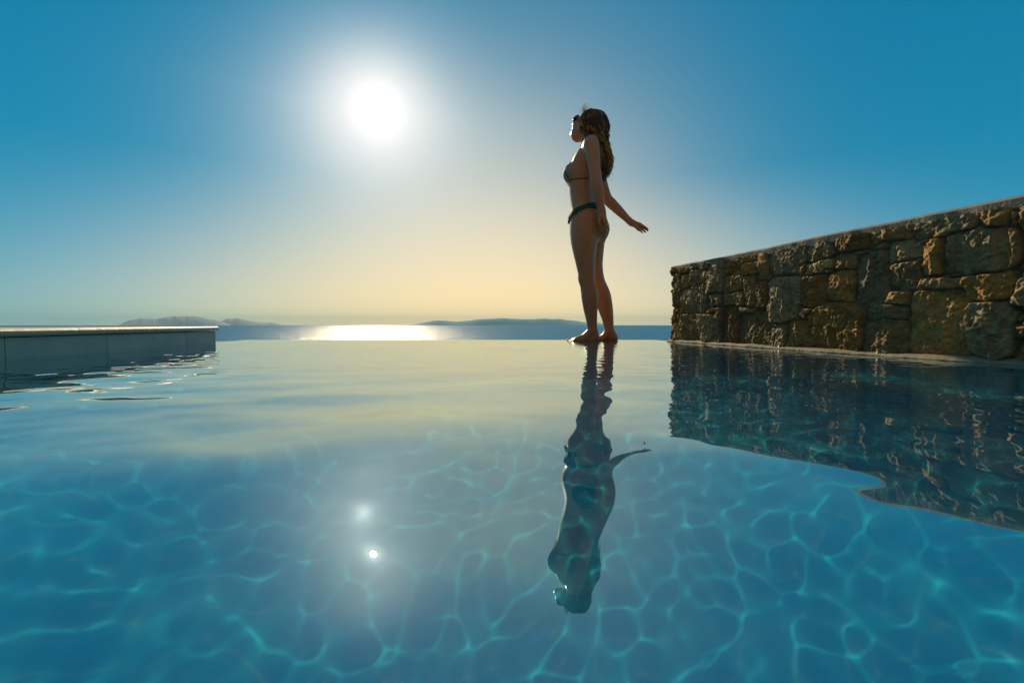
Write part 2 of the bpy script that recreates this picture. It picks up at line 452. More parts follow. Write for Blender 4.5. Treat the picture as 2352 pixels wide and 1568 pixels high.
bm = bmesh.new(); bv = [bm.verts.new(x) for x in ring.reshape(-1, 3)]
for f in fcs: bm.faces.new([bv[k] for k in f])
bm_obj('capping', bm, cap_mat, sw)
# mortar fillet at the water line
led_mat = simple_mat('mortar_ledge', (.22, .18, .12), .8, .3, 40, (.30, .25, .17), (90, .5, .004))
w_ = .016 + .008 * fbm(uu * 12, uu * 0, 130, 4); zt = .018 + .006 * fbm(uu * 10, uu * 0, 131, 4)
ring = []
for o_, z_ in ((-.03 + 0 * uu, -.06 + 0 * uu), (w_ + .004, -.06 + 0 * uu), (w_ + .004, .004 + 0 * uu), (w_ - .004, zt * .6), (-.01 + 0 * uu, zt), (-.03 + 0 * uu, zt)):
    ring.append(np.stack([WD[0] * uu + WN[0] * o_, WD[1] * uu + WN[1] * o_, z_], -1))
ring = np.stack(ring, 1); bm = bmesh.new(); bv = [bm.verts.new(x) for x in ring.reshape(-1, 3)]
for f in fcs: bm.faces.new([bv[k] for k in f])
bm_obj('mortar_ledge', bm, led_mat, sw)

# ------------------------------------------------------------------ hillside below the pool, sea, islands
RE = 6.371e6; SEA_Z = -9.0
hill_mat = simple_mat('dry_scrub_hillside', (.10, .085, .05), .95, .1, .4, (.05, .06, .03), (1.5, .6, .3))
gx = np.linspace(-120, 120, 90); gy = np.array([3.45, 4.2, 5, 7, 10, 14, 20, 28, 38, 50, 65, 85])
HX, HY = np.meshgrid(gx, gy, indexing='ij')
HZ = -1.6 - (HY - 3.4) * .34 + .6 * fbm(HX * .11, HY * .11, 140, 4) * sstep(3.6, 9, HY)
mesh_obj('hillside', np.stack([HX, HY, HZ], -1).reshape(-1, 3), grid_faces(len(gx), len(gy)), hill_mat)
tag(bpy.data.objects['hillside'], kind='structure')
rr = np.concatenate([np.geomspace(30, 14000, 110), np.linspace(15000, 20500, 6)]); th = np.radians(np.linspace(-88, 88, 181))
RR, TH = np.meshgrid(rr, th, indexing='ij')
sea_v = np.stack([RR * np.sin(TH), RR * np.cos(TH), SEA_Z - RR ** 2 / (2 * RE)], -1).reshape(-1, 3)
sea_m, t = material('sea_water')
out = t.n('ShaderNodeOutputMaterial')
pd = t.n('ShaderNodeBsdfDiffuse', ins={'Color': (.01, .17, .33, 1)})
pg = t.n('ShaderNodeBsdfGlossy', ins={'Color': (1, 1, 1, 1), 'Roughness': .25})
ms = t.n('ShaderNodeMixShader', ins={0: .12, 1: pd.outputs[0], 2: pg.outputs[0]})
geo = t.n('ShaderNodeNewGeometry')
nA = t.n('ShaderNodeTexNoise', ins={'Vector': geo.outputs['Position'], 'Scale': .55, 'Detail': 4.0, 'Roughness': .6})
nB = t.n('ShaderNodeTexNoise', ins={'Vector': geo.outputs['Position'], 'Scale': .06, 'Detail': 3.0, 'Roughness': .6})
b1 = t.n('ShaderNodeBump', ins={'Strength': 1.0, 'Distance': .55, 'Height': nA.outputs[0]})
b2 = t.n('ShaderNodeBump', ins={'Strength': 1.0, 'Distance': 1.6, 'Height': nB.outputs[0], 'Normal': b1.outputs[0]})
t.t.links.new(b2.outputs[0], pg.inputs['Normal']); t.t.links.new(ms.outputs[0], out.inputs[0])
sea = mesh_obj('sea', sea_v, grid_faces(len(rr), len(th))[:, ::-1], sea_m); tag(sea, kind='structure')

isl_mat = simple_mat('hazed_island_rock', (.34, .40, .43), .95, .1, .0012, (.44, .47, .48))  # pale blue-grey: part of the distance haze is put into the rock colour
def island(x0, x1, hs, dist, seed, label):
    """x0, x1: bearing range given as picture columns; hs: crest heights as (fraction, metres above the visible horizon)"""
    a0 = math.atan((x0 - 1176) / 1045.); a1 = math.atan((x1 - 1176) / 1045.)
    n, m = 120, 24
    f = np.linspace(0, 1, n); az_ = a0 + (a1 - a0) * f
    hp = np.interp(f, [h[0] for h in hs], [h[1] for h in hs])
    ker = np.ones(9) / 9; hp = np.convolve(np.pad(hp, 4, 'edge'), ker, 'valid')
    c = np.linspace(-1, 1, m); base = -dist ** 2 / (2 * RE) + SEA_Z - 12
    FZ, CZ = np.meshgrid(np.arange(n), c, indexing='ij')
    r_ = dist + 900 * CZ
    vis = math.tan(0) * dist                       # horizon is level to within half a pixel
    crest = CAM_H + (hp + 1.1 * fbm(np.arange(n) * .21, np.zeros(n), seed + 50, 4))[FZ] * dist / 1045.
    prof = (1 - np.abs(CZ) ** 1.6)
    z = base + (crest - base) * prof * (1 + .05 * fbm(FZ * .15, CZ * 3, seed, 4))
    x = r_ * np.sin(az_[FZ]); y = r_ * np.cos(az_[FZ])
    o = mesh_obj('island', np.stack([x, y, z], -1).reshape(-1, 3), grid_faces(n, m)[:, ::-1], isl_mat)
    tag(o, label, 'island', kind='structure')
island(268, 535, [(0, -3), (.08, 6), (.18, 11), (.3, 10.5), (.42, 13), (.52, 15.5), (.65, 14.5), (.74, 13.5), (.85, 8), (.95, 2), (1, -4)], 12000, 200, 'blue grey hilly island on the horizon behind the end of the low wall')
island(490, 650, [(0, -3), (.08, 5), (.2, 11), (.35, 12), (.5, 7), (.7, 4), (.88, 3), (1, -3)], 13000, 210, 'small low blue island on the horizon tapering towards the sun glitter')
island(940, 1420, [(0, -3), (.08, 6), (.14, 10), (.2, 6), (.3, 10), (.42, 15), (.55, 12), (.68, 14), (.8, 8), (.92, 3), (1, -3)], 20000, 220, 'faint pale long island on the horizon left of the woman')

# ------------------------------------------------------------------ haze
hm, t = material('sea_haze')
out = t.n('ShaderNodeOutputMaterial')
pv = t.n('ShaderNodeVolumePrincipled', ins={'Color': (.34, .72, .88, 1), 'Density': 3.6e-5, 'Anisotropy': 0.0})
t.t.links.new(pv.outputs[0], out.inputs['Volume'])
bm = bmesh.new(); prism(bm, [(-21000, -300), (21000, -300), (21000, 21000), (-21000, 21000)], -270, 330)
hzo = bm_obj('haze', bm, hm); tag(hzo, kind='stuff')

# ------------------------------------------------------------------ woman
PH = .004
B0 = np.array([-.26, -.33, -.02]); B1 = np.array([.53, .33, 1.62])
DIM = np.ceil((B1 - B0) / PH).astype(int) + 1
TH_F = R(17)
FV = np.array([-math.cos(TH_F), math.sin(TH_F), 0.]); LV = np.array([-math.sin(TH_F), -math.cos(TH_F), 0.]); UV = np.array([0, 0, 1.])

def smin(a, b, k):
    if k <= 0: return np.minimum(a, b)
    h = np.maximum(k - np.abs(a - b), 0) / k
    return np.minimum(a, b) - h * h * k * .25

class Field:
    def __init__(self): self.a = np.full(DIM, .06, np.float32)
    def region(self, lo, hi, pad):
        i0 = np.clip(np.floor((np.array(lo) - pad - B0) / PH).astype(int), 0, DIM - 1)
        i1 = np.clip(np.ceil((np.array(hi) + pad - B0) / PH).astype(int) + 1, 1, DIM)
        sl = tuple(slice(a, b) for a, b in zip(i0, i1))
        g = [(B0[k] + PH * np.arange(i0[k], i1[k])).astype(np.float32) for k in range(3)]
        return sl, (g[0][:, None, None], g[1][None, :, None], g[2][None, None, :])
    def add(self, lo, hi, fn, k, pad=.05):
        sl, g = self.region(lo, hi, pad)
        self.a[sl] = smin(self.a[sl], fn(*g).astype(np.float32), k)
    def cone(self, a, b, ra, rb, k=.01):
        a = np.array(a, float); b = np.array(b, float); ab = b - a; L2 = ab @ ab
        def fn(x, y, z):
            px, py, pz = x - a[0], y - a[1], z - a[2]
            t = np.clip((px * ab[0] + py * ab[1] + pz * ab[2]) / L2, 0, 1)
            return np.sqrt((px - t * ab[0]) ** 2 + (py - t * ab[1]) ** 2 + (pz - t * ab[2]) ** 2) - (ra + t * (rb - ra))
        r = max(ra, rb); self.add(np.minimum(a, b) - r, np.maximum(a, b) + r, fn, k)
    def chain(self, pts, k=.012):
        """pts (x,y,z,r) smoothed by Catmull-Rom into many short cones"""
        P = np.array(pts, float)
        Q = np.vstack([2 * P[0] - P[1], P, 2 * P[-1] - P[-2]]); out = []
        for i in range(1, len(Q) - 2):
            for s in np.linspace(0, 1, 5)[:-1]:
                p0, p1, p2, p3 = Q[i - 1:i + 3]
                out.append(.5 * (2 * p1 + (p2 - p0) * s + (2 * p0 - 5 * p1 + 4 * p2 - p3) * s * s + (3 * p1 - p0 - 3 * p2 + p3) * s ** 3))
        out.append(P[-1])
        for p, q in zip(out[:-1], out[1:]): self.cone(p[:3], q[:3], p[3], q[3], k * .4)
    def ell(self, c, axes, rad, k=.02):
        c = np.array(c, float); A = np.array(axes, float); rad = np.array(rad, float)
        def fn(x, y, z):
            p = [((x - c[0]) * A[i][0] + (y - c[1]) * A[i][1] + (z - c[2]) * A[i][2]) / rad[i] for i in range(3)]
            l = np.sqrt(p[0] ** 2 + p[1] ** 2 + p[2] ** 2)
            g = np.sqrt((p[0] / rad[0]) ** 2 + (p[1] / rad[1]) ** 2 + (p[2] / rad[2]) ** 2) + 1e-6
            return l * (l - 1) / g
        m = rad.max(); self.add(c - m, c + m, fn, k)

def smooth_interp(x, xp, fp):
    """monotone-ish cubic through table"""
    xp = np.array(xp); fp = np.array(fp); m = np.gradient(fp, xp)
    i = np.clip(np.searchsorted(xp, x) - 1, 0, len(xp) - 2); h = xp[i + 1] - xp[i]; s = np.clip((x - xp[i]) / h, 0, 1)
    return ((2 * s**3 - 3 * s**2 + 1) * fp[i] + (s**3 - 2 * s**2 + s) * h * m[i] + (-2 * s**3 + 3 * s**2) * fp[i + 1] + (s**3 - s**2) * h * m[i + 1])

# torso: v, centre u, half depth (along facing), half width
TS = np.array([(.70, -.012, .080, .125), (.76, -.012, .100, .148), (.82, -.012, .108, .160), (.88, -.014, .106, .155), (.96, -.030, .092, .130), (1.037, -.042, .089, .119),
               (1.10, -.040, .095, .124), (1.18, -.028, .102, .134), (1.25, -.012, .098, .142), (1.31, .008, .080, .142), (1.355, .020, .058, .110), (1.40, .018, .040, .060)])
def torso_fn(x, y, z):
    zz = z.ravel()
    c = smooth_interp(zz, TS[:, 0], TS[:, 1])[None, None, :]; a = smooth_interp(zz, TS[:, 0], TS[:, 2])[None, None, :]; b = smooth_interp(zz, TS[:, 0], TS[:, 3])[None, None, :]
    px = x - c
    f = np.abs(px * FV[0] + y * FV[1]) / a; l = np.abs(px * LV[0] + y * LV[1]) / b
    r = (f ** 2.25 + l ** 2.25) ** (1 / 2.25)
    d = (r - 1) * np.minimum(a, b) * .95
    cap = np.maximum(z - 1.395, .70 - z)
    return np.maximum(d, cap)
def FL(u, f, l, v): return (u + FV[0] * f + LV[0] * l, FV[1] * f + LV[1] * l, v)

T = Field()
T.add((-.2, -.2, .70), (.2, .2, 1.40), torso_fn, 0)
for s, rr_ in ((1, .084), (-1, .082)):                  # buttocks
    T.ell(FL(-.010, -.066, s * .064, .795), (FV, LV, UV), (rr_, .082, .092), .035)
BR = [FL(-.028, .078, s * .072, 1.150) for s in (1, -1)]
for b_ in BR: T.ell(b_, (FV, LV, UV), (.056, .056, .058), .03)
for s in (1, -1):                                       # shoulder blades, collar
    T.ell(FL(.02, -.072, s * .075, 1.25), (FV, LV, UV), (.022, .05, .07), .03)
T.cone((-.03, -.02, 1.345), (.0, -.13, 1.345), .018, .02, .03)
T.cone((.01, .03, 1.345), (.06, .13, 1.345), .018, .02, .03)
# neck and head
T.cone((.018, .0, 1.33), (-.012, .012, 1.47), .056, .050, .035)
HC = np.array([-.020, .002, 1.473]); TILT = R(47); YAW = R(42)
fh = np.array([-math.cos(YAW), math.sin(YAW), 0]); lh = np.array([-math.sin(YAW), -math.cos(YAW), 0])
HF = fh * math.cos(TILT) + UV * math.sin(TILT); HU = -fh * math.sin(TILT) + UV * math.cos(TILT); HL = lh
def hp_(f, l, u): return HC + HF * f + HL * l + HU * u
AX = (HF, HL, HU)
T.ell(hp_(-.012, 0, .028), AX, (.092, .073, .085), .02)
T.ell(hp_(.030, 0, -.03), AX, (.060, .056, .082), .02)
T.ell(hp_(.038, 0, -.068), AX, (.040, .040, .026), .018)
T.ell(hp_(.074, 0, -.092), AX, (.017, .017, .014), .016)
T.cone(hp_(.084, 0, .018), hp_(.106, 0, -.020), .008, .0105, .012)
for s in (1, -1):
    T.ell(hp_(.098, s * .010, -.025), AX, (.009, .008, .007), .008)
    T.ell(hp_(.070, s * .036, -.018), AX, (.024, .022, .022), .02)       # cheek
    T.ell(hp_(.076, s * .028, .030), AX, (.014, .022, .009), .014)       # brow
    T.ell(hp_(.074, s * .031, .010), AX, (.011, .013, .008), .004)       # eyelid
    T.ell(hp_(-.006, s * .074, -.006), AX, (.016, .007, .029), .006)     # ear
T.ell(hp_(.088, 0, -.052), AX, (.008, .019, .0055), .006)
T.ell(hp_(.085, 0, -.063), AX, (.009, .017, .0065), .006)

# legs: x, y(depth), z, radius
LN = Field()
LN.chain([(-.030, -.070, .86, .085), (-.040, -.080, .78, .092), (-.043, -.086, .71, .090), (-.041, -.088, .634, .078), (-.034, -.090, .54, .063), (-.026, -.090, .46, .0525), (-.024, -.090, .42, .0495),
          (-.010, -.086, .36, .051), (-.003, -.084, .31, .0525), (.003, -.083, .24, .047), (.010, -.083, .17, .037), (.016, -.083, .105, .0315), (.020, -.083, .07, .031)], .02)
LN.ell((-.055, -.094, .435), (FV, LV, UV), (.024, .03, .034), .02)       # knee cap
def foot(Fd, ank, heel, ball, toe, w):
    """w: sideways unit vector (towards the little toe)"""
    ank, heel, ball, toe, w = (np.array(q, float) for q in (ank, heel, ball, toe, w))
    Fd.chain([(*ank, .031), (*((ank + heel) / 2 + (0, 0, -.006)), .031), (*heel, .029)], .018)
    ins = ank * .45 + ball * .55; ins[2] = .036
    for s in (-.012, .010):
        Fd.chain([(*(ank + w * s * .4), .027), (*(ins + w * s), .0215), (*(ball + w * s * 1.5), .0185)], .018)
    Fd.cone(heel + (0, 0, -.006), ball + w * .020 + (0, 0, -.004), .026, .018, .02)
    d = toe - ball
    for i, (o, ln, r) in enumerate(((-.026, 1.0, .0125), (-.010, .95, .0095), (.004, .85, .009), (.017, .74, .0085), (.029, .6, .0085))):
        p = ball + w * o; q = ball + d * ln + w * o * 1.05
        mid = (p + q) / 2 + np.array([0, 0, .003])
        Fd.cone(p, mid, r * 1.25, r * 1.05, .012); Fd.cone(mid, (q[0], q[1], r), r * 1.05, r, .003)
for s in (1, -1): LN.ell((.020, -.083 + s * .026, .085), (FV, LV, UV), (.013, .010, .014), .012)   # ankle bones
foot(LN, (.018, -.083, .085), (.036, -.080, .030), (-.088, -.088, .020), (-.143, -.092, .010), (0, -1, 0))
LF = Field()
LF.chain([(.020, .060, .86, .080), (.030, .070, .78, .088), (.040, .078, .71, .084), (.047, .082, .634, .072), (.054, .086, .55, .061), (.070, .088, .47, .053), (.082, .090, .43, .051),
          (.108, .094, .36, .057), (.124, .096, .31, .0575), (.143, .098, .24, .0505), (.158, .100, .175, .0405), (.168, .100, .11, .033), (.174, .100, .07, .031)], .02)
LF.ell((.062, .080, .45), (FV, LV, UV), (.024, .03, .034), .02)
for s in (1, -1): LF.ell((.176, .100 + s * .026, .085), (FV, LV, UV), (.013, .010, .014), .012)
foot(LF, (.172, .100, .085), (.203, .100, .030), (.105, .100, .020), (.060, .104, .010), (0, 1, 0))

# arms and hands
def hand(Fd, palm0, palm1, w, n, fingers, thumb, rw=.5):
    """palm from wrist palm0 to knuckles palm1, w across (towards the little finger), n out of the back of the hand"""
    palm0, palm1, w, n = (np.array(q, float) for q in (palm0, palm1, w, n))
    for k, o in enumerate((-.026, -.009, .009, .026)):
        Fd.cone(palm0 + w * o * .55, palm1 + w * o, .0145, .0115, .014)
    L = [.066, .074, .068, .054]; d0 = (palm1 - palm0) / np.linalg.norm(palm1 - palm0)
    for k, o in enumerate((-.026, -.009, .009, .026)):
        p = palm1 + w * o; spread, bends = fingers[k]
        d = d0 + w * spread; d /= np.linalg.norm(d); r = [.0088, .0092, .0088, .0078][k]
        for seg, fr_ in enumerate((.46, .29, .25)):
            a_ = bends[seg]; nn = n - d * (n @ d); nn /= np.linalg.norm(nn)
            d = d * math.cos(a_) - nn * math.sin(a_)
            q = p + d * L[k] * fr_; Fd.cone(p, q, r, r * .92, .003 if seg else .008); p = q; r *= .92
    p = palm0 + thumb[0]
    q = p + thumb[1]; Fd.cone(palm0 + (palm1 - palm0) * .18 - w * .012, p, .015, .0125, .012); Fd.cone(p, q, .0115, .0098, .006)
    Fd.cone(q, q + thumb[2], .0098, .0075, .003)
AN = Field()
AN.chain([(-.012, -.150, 1.322, .046), (-.010, -.172, 1.285, .047), (-.004, -.186, 1.22, .0425), (.003, -.200, 1.14, .0385), (.010, -.212, 1.07, .037), (.018, -.213, 1.02, .0375), (.032, -.206, .955, .031), (.046, -.198, .895, .0235), (.052, -.194, .865, .022)], .02)
AN.cone((.054, -.194, .872), (.058, -.192, .85), .022, .020, .012)
hand(AN, (.054, -.194, .855), (.060, -.196, .785), np.array([.62, -.78, .05]), np.array([-.78, -.62, 0]),
     [(-.03, (.12, .25, .2)), (0, (.12, .22, .2)), (.0, (.16, .24, .2)), (.04, (.2, .3, .25))],
     (np.array([-.016, -.012, -.030]), np.array([-.004, -.006, -.030]), np.array([.006, -.002, -.024])))
AF = Field()
AF.chain([(.072, .145, 1.322, .044), (.088, .165, 1.285, .046), (.112, .180, 1.21, .041), (.142, .192, 1.12, .036), (.172, .198, 1.048, .0345), (.200, .199, 1.018, .036), (.255, .197, .965, .0315), (.312, .193, .908, .0235), (.338, .190, .882, .0215)], .02)
AF.cone((.336, .190, .884), (.352, .190, .872), .0215, .0205, .012)
hand(AF, (.350, .190, .872), (.403, .188, .850), np.array([-.10, .95, -.25]), np.array([.42, .25, .87]),
     [(-.10, (.18, .12, .1)), (-.02, (.12, .10, .08)), (.05, (.2, .15, .1)), (.14, (.28, .2, .15))],
     (np.array([.020, -.030, -.030]), np.array([.020, -.006, -.026]), np.array([.019, .002, -.010])))

zc = (B0[2] + PH * np.arange(DIM[2])).astype(np.float32)[None, None, :]
def vsmin(a, b, kz):
    h = np.maximum(kz - np.abs(a - b), 0) / kz
    return np.minimum(a, b) - h * h * kz * .25
BODY = smin(smin(T.a, LN.a, .035), smin(T.a, LF.a, .035), .006)
TRUNK = np.maximum(BODY, T.a - .03)
kz = (.003 + .035 * sstep(1.12, 1.30, zc)).astype(np.float32)
BODY = vsmin(BODY, AN.a, kz); BODY = vsmin(BODY, AF.a, kz)
BODY = np.maximum(BODY, (.0015 - zc))
del LN, LF, AN, AF

def sample(fld, P):
    q = (np.asarray(P) - B0) / PH; i = np.clip(np.floor(q).astype(int), 0, DIM - 2); f = q - i; r = 0
    for dx in (0, 1):
        for dy in (0, 1):
            for dz in (0, 1):
                wgt = (f[..., 0] if dx else 1 - f[..., 0]) * (f[..., 1] if dy else 1 - f[..., 1]) * (f[..., 2] if dz else 1 - f[..., 2])
                r = r + wgt * fld[i[..., 0] + dx, i[..., 1] + dy, i[..., 2] + dz]
    return r
def grad(fld, P, e=.006):
    P = np.asarray(P, float); g = np.zeros_like(P)
    for k in range(3):
        d = np.zeros(3); d[k] = e; g[..., k] = sample(fld, P + d) - sample(fld, P - d)
    return g / (np.linalg.norm(g, axis=-1, keepdims=True) + 1e-9)

def iso_data(fld):
    g = vdb.FloatGrid(.03); g.copyFromArray(np.ascontiguousarray(np.clip(fld, -.03, .03)), tolerance=0)
    pts, tris, quads = g.convertToPolygons(0.0, 0.0)
    return np.array(pts) * PH + B0, [f for f in np.array(tris).tolist() if len(f)] + np.array(quads).tolist()
def iso_mesh(name, fld, mat, parent, smooth_it=2):
    pts, fcs_ = iso_data(fld)
    bm = bmesh.new(); bv = [bm.verts.new(p) for p in pts]
    for f in fcs_:
        try: bm.faces.new([bv[i] for i in f])
        except ValueError: pass
    for _ in range(smooth_it): bmesh.ops.smooth_vert(bm, verts=bm.verts, factor=.5, use_axis_x=True, use_axis_y=True, use_axis_z=True)
    return bm_obj(name, bm, mat, parent, smooth=True)

skin_m, t = material('tanned_skin')
out = t.n('ShaderNodeOutputMaterial')
p = t.n('ShaderNodeBsdfPrincipled', ins={'Roughness': .36, 'Specular IOR Level': .5})
tc = t.n('ShaderNodeTexCoord')
nz = t.n('ShaderNodeTexNoise', ins={'Vector': tc.outputs['Object'], 'Scale': 20.0, 'Detail': 8.0, 'Roughness': .65})
c = t.mixc(t.math('MULTIPLY_ADD', nz.outputs[0], 1.6, -.3, clamp=True), (.43, .18, .08), (.55, .25, .12))
t.t.links.new(c, p.inputs['Base Color'])
p.inputs['Subsurface Weight'].default_value = .25; p.inputs['Subsurface Radius'].default_value = (1, .35, .2); p.inputs['Subsurface Scale'].default_value = .012
t.t.links.new(p.outputs[0], out.inputs[0])

WX, WY, WZ = .533, 3.2, -.0115
woman = empty('person', (WX, WY, WZ))
tag(woman, 'woman in dark bikini and sunglasses standing barefoot on the pool edge, face raised', 'person')
iso_mesh('body', BODY, skin_m, woman)

# ---- bikini
def contour(v, n=96, c=(-.02, 0), off=.003, slope=None, torso_only=True):
    """points round the torso at height v (slope: extra height per metre towards the front)"""
    fld = T.a if torso_only else BODY
    out_ = []
    for k in range(n):
        a_ = 2 * math.pi * k / n; d = FV * math.cos(a_) + LV * math.sin(a_)
        r0 = np.linspace(.04, .24, 101); P = np.array([c[0], c[1], v]) + d[None] * r0[:, None]
        if slope is not None: P[:, 2] = v + slope * ((P[:, 0] - c[0]) * FV[0] + P[:, 1] * FV[1])
        sv = sample(fld, P); i = np.argmax(sv > 0); out_.append(P[i] + d * off)
    return np.array(out_)
def tube(vs, fs, P, r, n=6, closed=False):
    P = np.asarray(P); m = len(P); b = len(vs)
    tg = np.gradient(P, axis=0) if not closed else np.roll(P, -1, 0) - np.roll(P, 1, 0)
    tg /= np.linalg.norm(tg, axis=1, keepdims=True) + 1e-9
    ref = np.array([.31, .77, .55]); rr_ = np.broadcast_to(r, (m,))
    for i in range(m):
        s = np.cross(tg[i], ref); s /= np.linalg.norm(s) + 1e-9; w_ = np.cross(tg[i], s)
        for k in range(n):
            a_ = 2 * math.pi * k / n; vs.append(P[i] + (s * math.cos(a_) + w_ * math.sin(a_)) * rr_[i])
    for i in range(m - (0 if closed else 1)):
        j = (i + 1) % m
        for k in range(n): fs.append((b + i * n + k, b + i * n + (k + 1) % n, b + j * n + (k + 1) % n, b + j * n + k))
    if not closed:
        fs.append(tuple(b + k for k in range(n))[::-1]); fs.append(tuple(b + (m - 1) * n + k for k in range(n)))

cloth_dark = simple_mat('dark_green_bikini_cloth', (.014, .05, .04), .75, .3, 90, (.03, .08, .06), (300, .4, .002))
cloth_cup = simple_mat('grey_patterned_cup_cloth', (.15, .17, .14), .7, .3, 70, (.42, .38, .26), (300, .4, .002))
gx_ = [(B0[k] + PH * np.arange(DIM[k])).astype(np.float32) for k in range(3)]
gx_ = (gx_[0][:, None, None], gx_[1][None, :, None], gx_[2][None, None, :])
ff = gx_[0] * FV[0] + gx_[1] * FV[1] + .02 * FV[0] * -1; lf = gx_[0] * LV[0] + gx_[1] * LV[1]
TB = smin(T.a, T.a, 0)
LEGB = BODY
vc = .905 - .35 * (ff + 0.0) * (ff > 0) * .9 - .05 * (ff < 0) * 0
band = np.abs(gx_[2] - vc) - .013
frontp = np.maximum(np.maximum(np.abs(lf) - (.018 + .40 * np.maximum(gx_[2] - .76, 0)), .02 - ff), np.maximum(gx_[2] - vc, .70 - gx_[2]))
backp = np.maximum(np.maximum(np.abs(lf) - (.012 + .62 * np.maximum(gx_[2] - .80, 0)), ff + .02), np.maximum(gx_[2] - vc, .72 - gx_[2]))
reg = np.minimum(np.minimum(band, frontp), backp)
TL = np.minimum(T.a, BODY)
arm_free = TL
bot = np.maximum(np.maximum(TRUNK - .0045, reg), -(TRUNK + .004))
# keep the cloth off the hanging hand
iso_mesh('bikini_bottom', bot.astype(np.float32), cloth_dark, woman, 1)
# ruffle round the band
vs, fs = [], []
C = contour(.905, 240, (-.015, 0), .003, -.32)
nrm = C - np.array([-.015, 0, 0]); nrm[:, 2] = 0; nrm /= np.linalg.norm(nrm, axis=1, keepdims=True)
for tier, (z0, amp, ph) in enumerate(((.012, .006, 0), (-.006, .008, 1.3))):
    rows = 6; b = len(vs)
    for i in range(len(C)):
        for r_ in range(rows):
            q = r_ / (rows - 1); wv_ = math.sin(i / len(C) * 2 * math.pi * 34 + ph + .8 * math.sin(i * .31)) 
            vs.append(C[i] + nrm[i] * (.002 + q * .008 + .9 * amp * q * (wv_ * .8 + .4)) + np.array([0, 0, z0 - .034 * q + .003 * q * math.sin(i * .9)]))
    n_ = len(C)
    for i in range(n_):
        for r_ in range(rows - 1):
            j = (i + 1) % n_; fs.append((b + i * rows + r_, b + j * rows + r_, b + j * rows + r_ + 1, b + i * rows + r_ + 1))
o = mesh_obj('ruffle', vs, fs, cloth_dark, woman)
o.parent = bpy.data.objects['bikini_bottom']
# cups
top_parts = None
for k, (s, b_) in enumerate(zip((1, -1), BR)):
    b_ = np.array(b_)
    qf = (gx_[0] - b_[0]) * FV[0] + (gx_[1] - b_[1]) * FV[1]; ql = (gx_[0] - b_[0]) * LV[0] + (gx_[1] - b_[1]) * LV[1]; qz = gx_[2] - b_[2]
    hw_ = .070 - .52 * np.maximum(qz + .005, 0)
    reg = np.maximum(np.maximum(np.abs(ql + s * .004) - hw_, -.055 - qz), np.maximum(qz - .105, -qf - .005 + .35 * np.abs(qz)))
    cup = np.maximum(np.maximum(T.a - .0045, reg), -(T.a + .005))
    o = iso_mesh('bikini_cup', cup.astype(np.float32), cloth_cup, woman, 1)
vs, fs = [], []
tube(vs, fs, contour(1.098, 90, (-.035, 0), .002, .02), .0032, 6, True)
for s, b_ in zip((1, -1), BR):
    b_ = np.array(b_); P = []
    for q in np.linspace(0, 1, 14):
        pt = b_ * (1 - q) + np.array([.02 - .03 * (s < 0) * 0, -.035 * s, 1.40]) * q + UV * (.07 * (1 - q)) + FV * (.05 * (1 - q) + .04 * math.sin(q * 3.1))
        for _ in range(6):
            pt = pt - grad(T.a, pt[None])[0] * (sample(T.a, pt[None])[0] - .002)
        P.append(pt)
    tube(vs, fs, np.array(P), .0028, 6)
    P = []                                              # cup edging
    for q in np.linspace(0, 1, 16):
        pt = b_ + LV * s * (.069 - .066 * q) * 1.0 + UV * (-.05 + .15 * q) + FV * .03
        for _ in range(6): pt = pt - grad(T.a, pt[None])[0] * (sample(T.a, pt[None])[0] - .004)
        P.append(pt)
    tube(vs, fs, np.array(P), .004, 6)
mesh_obj('bikini_string', vs, fs, cloth_dark, woman)

# ---- sunglasses
gl_m = simple_mat('black_lens', (.008, .008, .01), .08, .6); fr_m = simple_mat('black_frame', (.012, .010, .010), .25, .5)
vs, fs = [], []
lv, lfc = [], []
for s in (1, -1):
    c_ = hp_(.101, s * .033, .010); sx = (HL * math.cos(R(12) * s) - HF * math.sin(R(12) * s) * s * s); nz_ = HF
    sx = HL - HF * .2 * s; sx /= np.linalg.norm(sx); sy = HU - HF * .1; sy /= np.linalg.norm(sy)
    P = [c_ + sx * .027 * math.cos(a_) + sy * .025 * math.sin(a_) for a_ in np.linspace(0, 2 * math.pi, 29)[:-1]]
    tube(vs, fs, np.array(P), .0030, 6, True)
    nrm_ = np.cross(sx, sy); nrm_ = nrm_ if nrm_ @ HF > 0 else -nrm_
    for side in (.0018, -.0006):
        b = len(lv); lv.append(c_ + nrm_ * (side + .003)); lv += [np.array(q) + nrm_ * side for q in P]
        for k in range(28): lfc.append((b, b + 1 + k, b + 1 + (k + 1) % 28))
    a0 = c_ + sx * s * .027 + sy * .008; a1 = hp_(.005, s * .081, .012); a2 = hp_(-.03, s * .080, -.006)
    tube(vs, fs, np.array([a0, a0 * .6 + a1 * .4 + HL * s * .003, a1, a2]), .0026, 6)
tube(vs, fs, np.array([hp_(.104, .008, .014), hp_(.108, 0, .018), hp_(.104, -.008, .014)]), .0024, 6)
sg = mesh_obj('sunglasses', vs, fs, fr_m, woman)
mesh_obj('lens', lv, lfc, gl_m, sg)

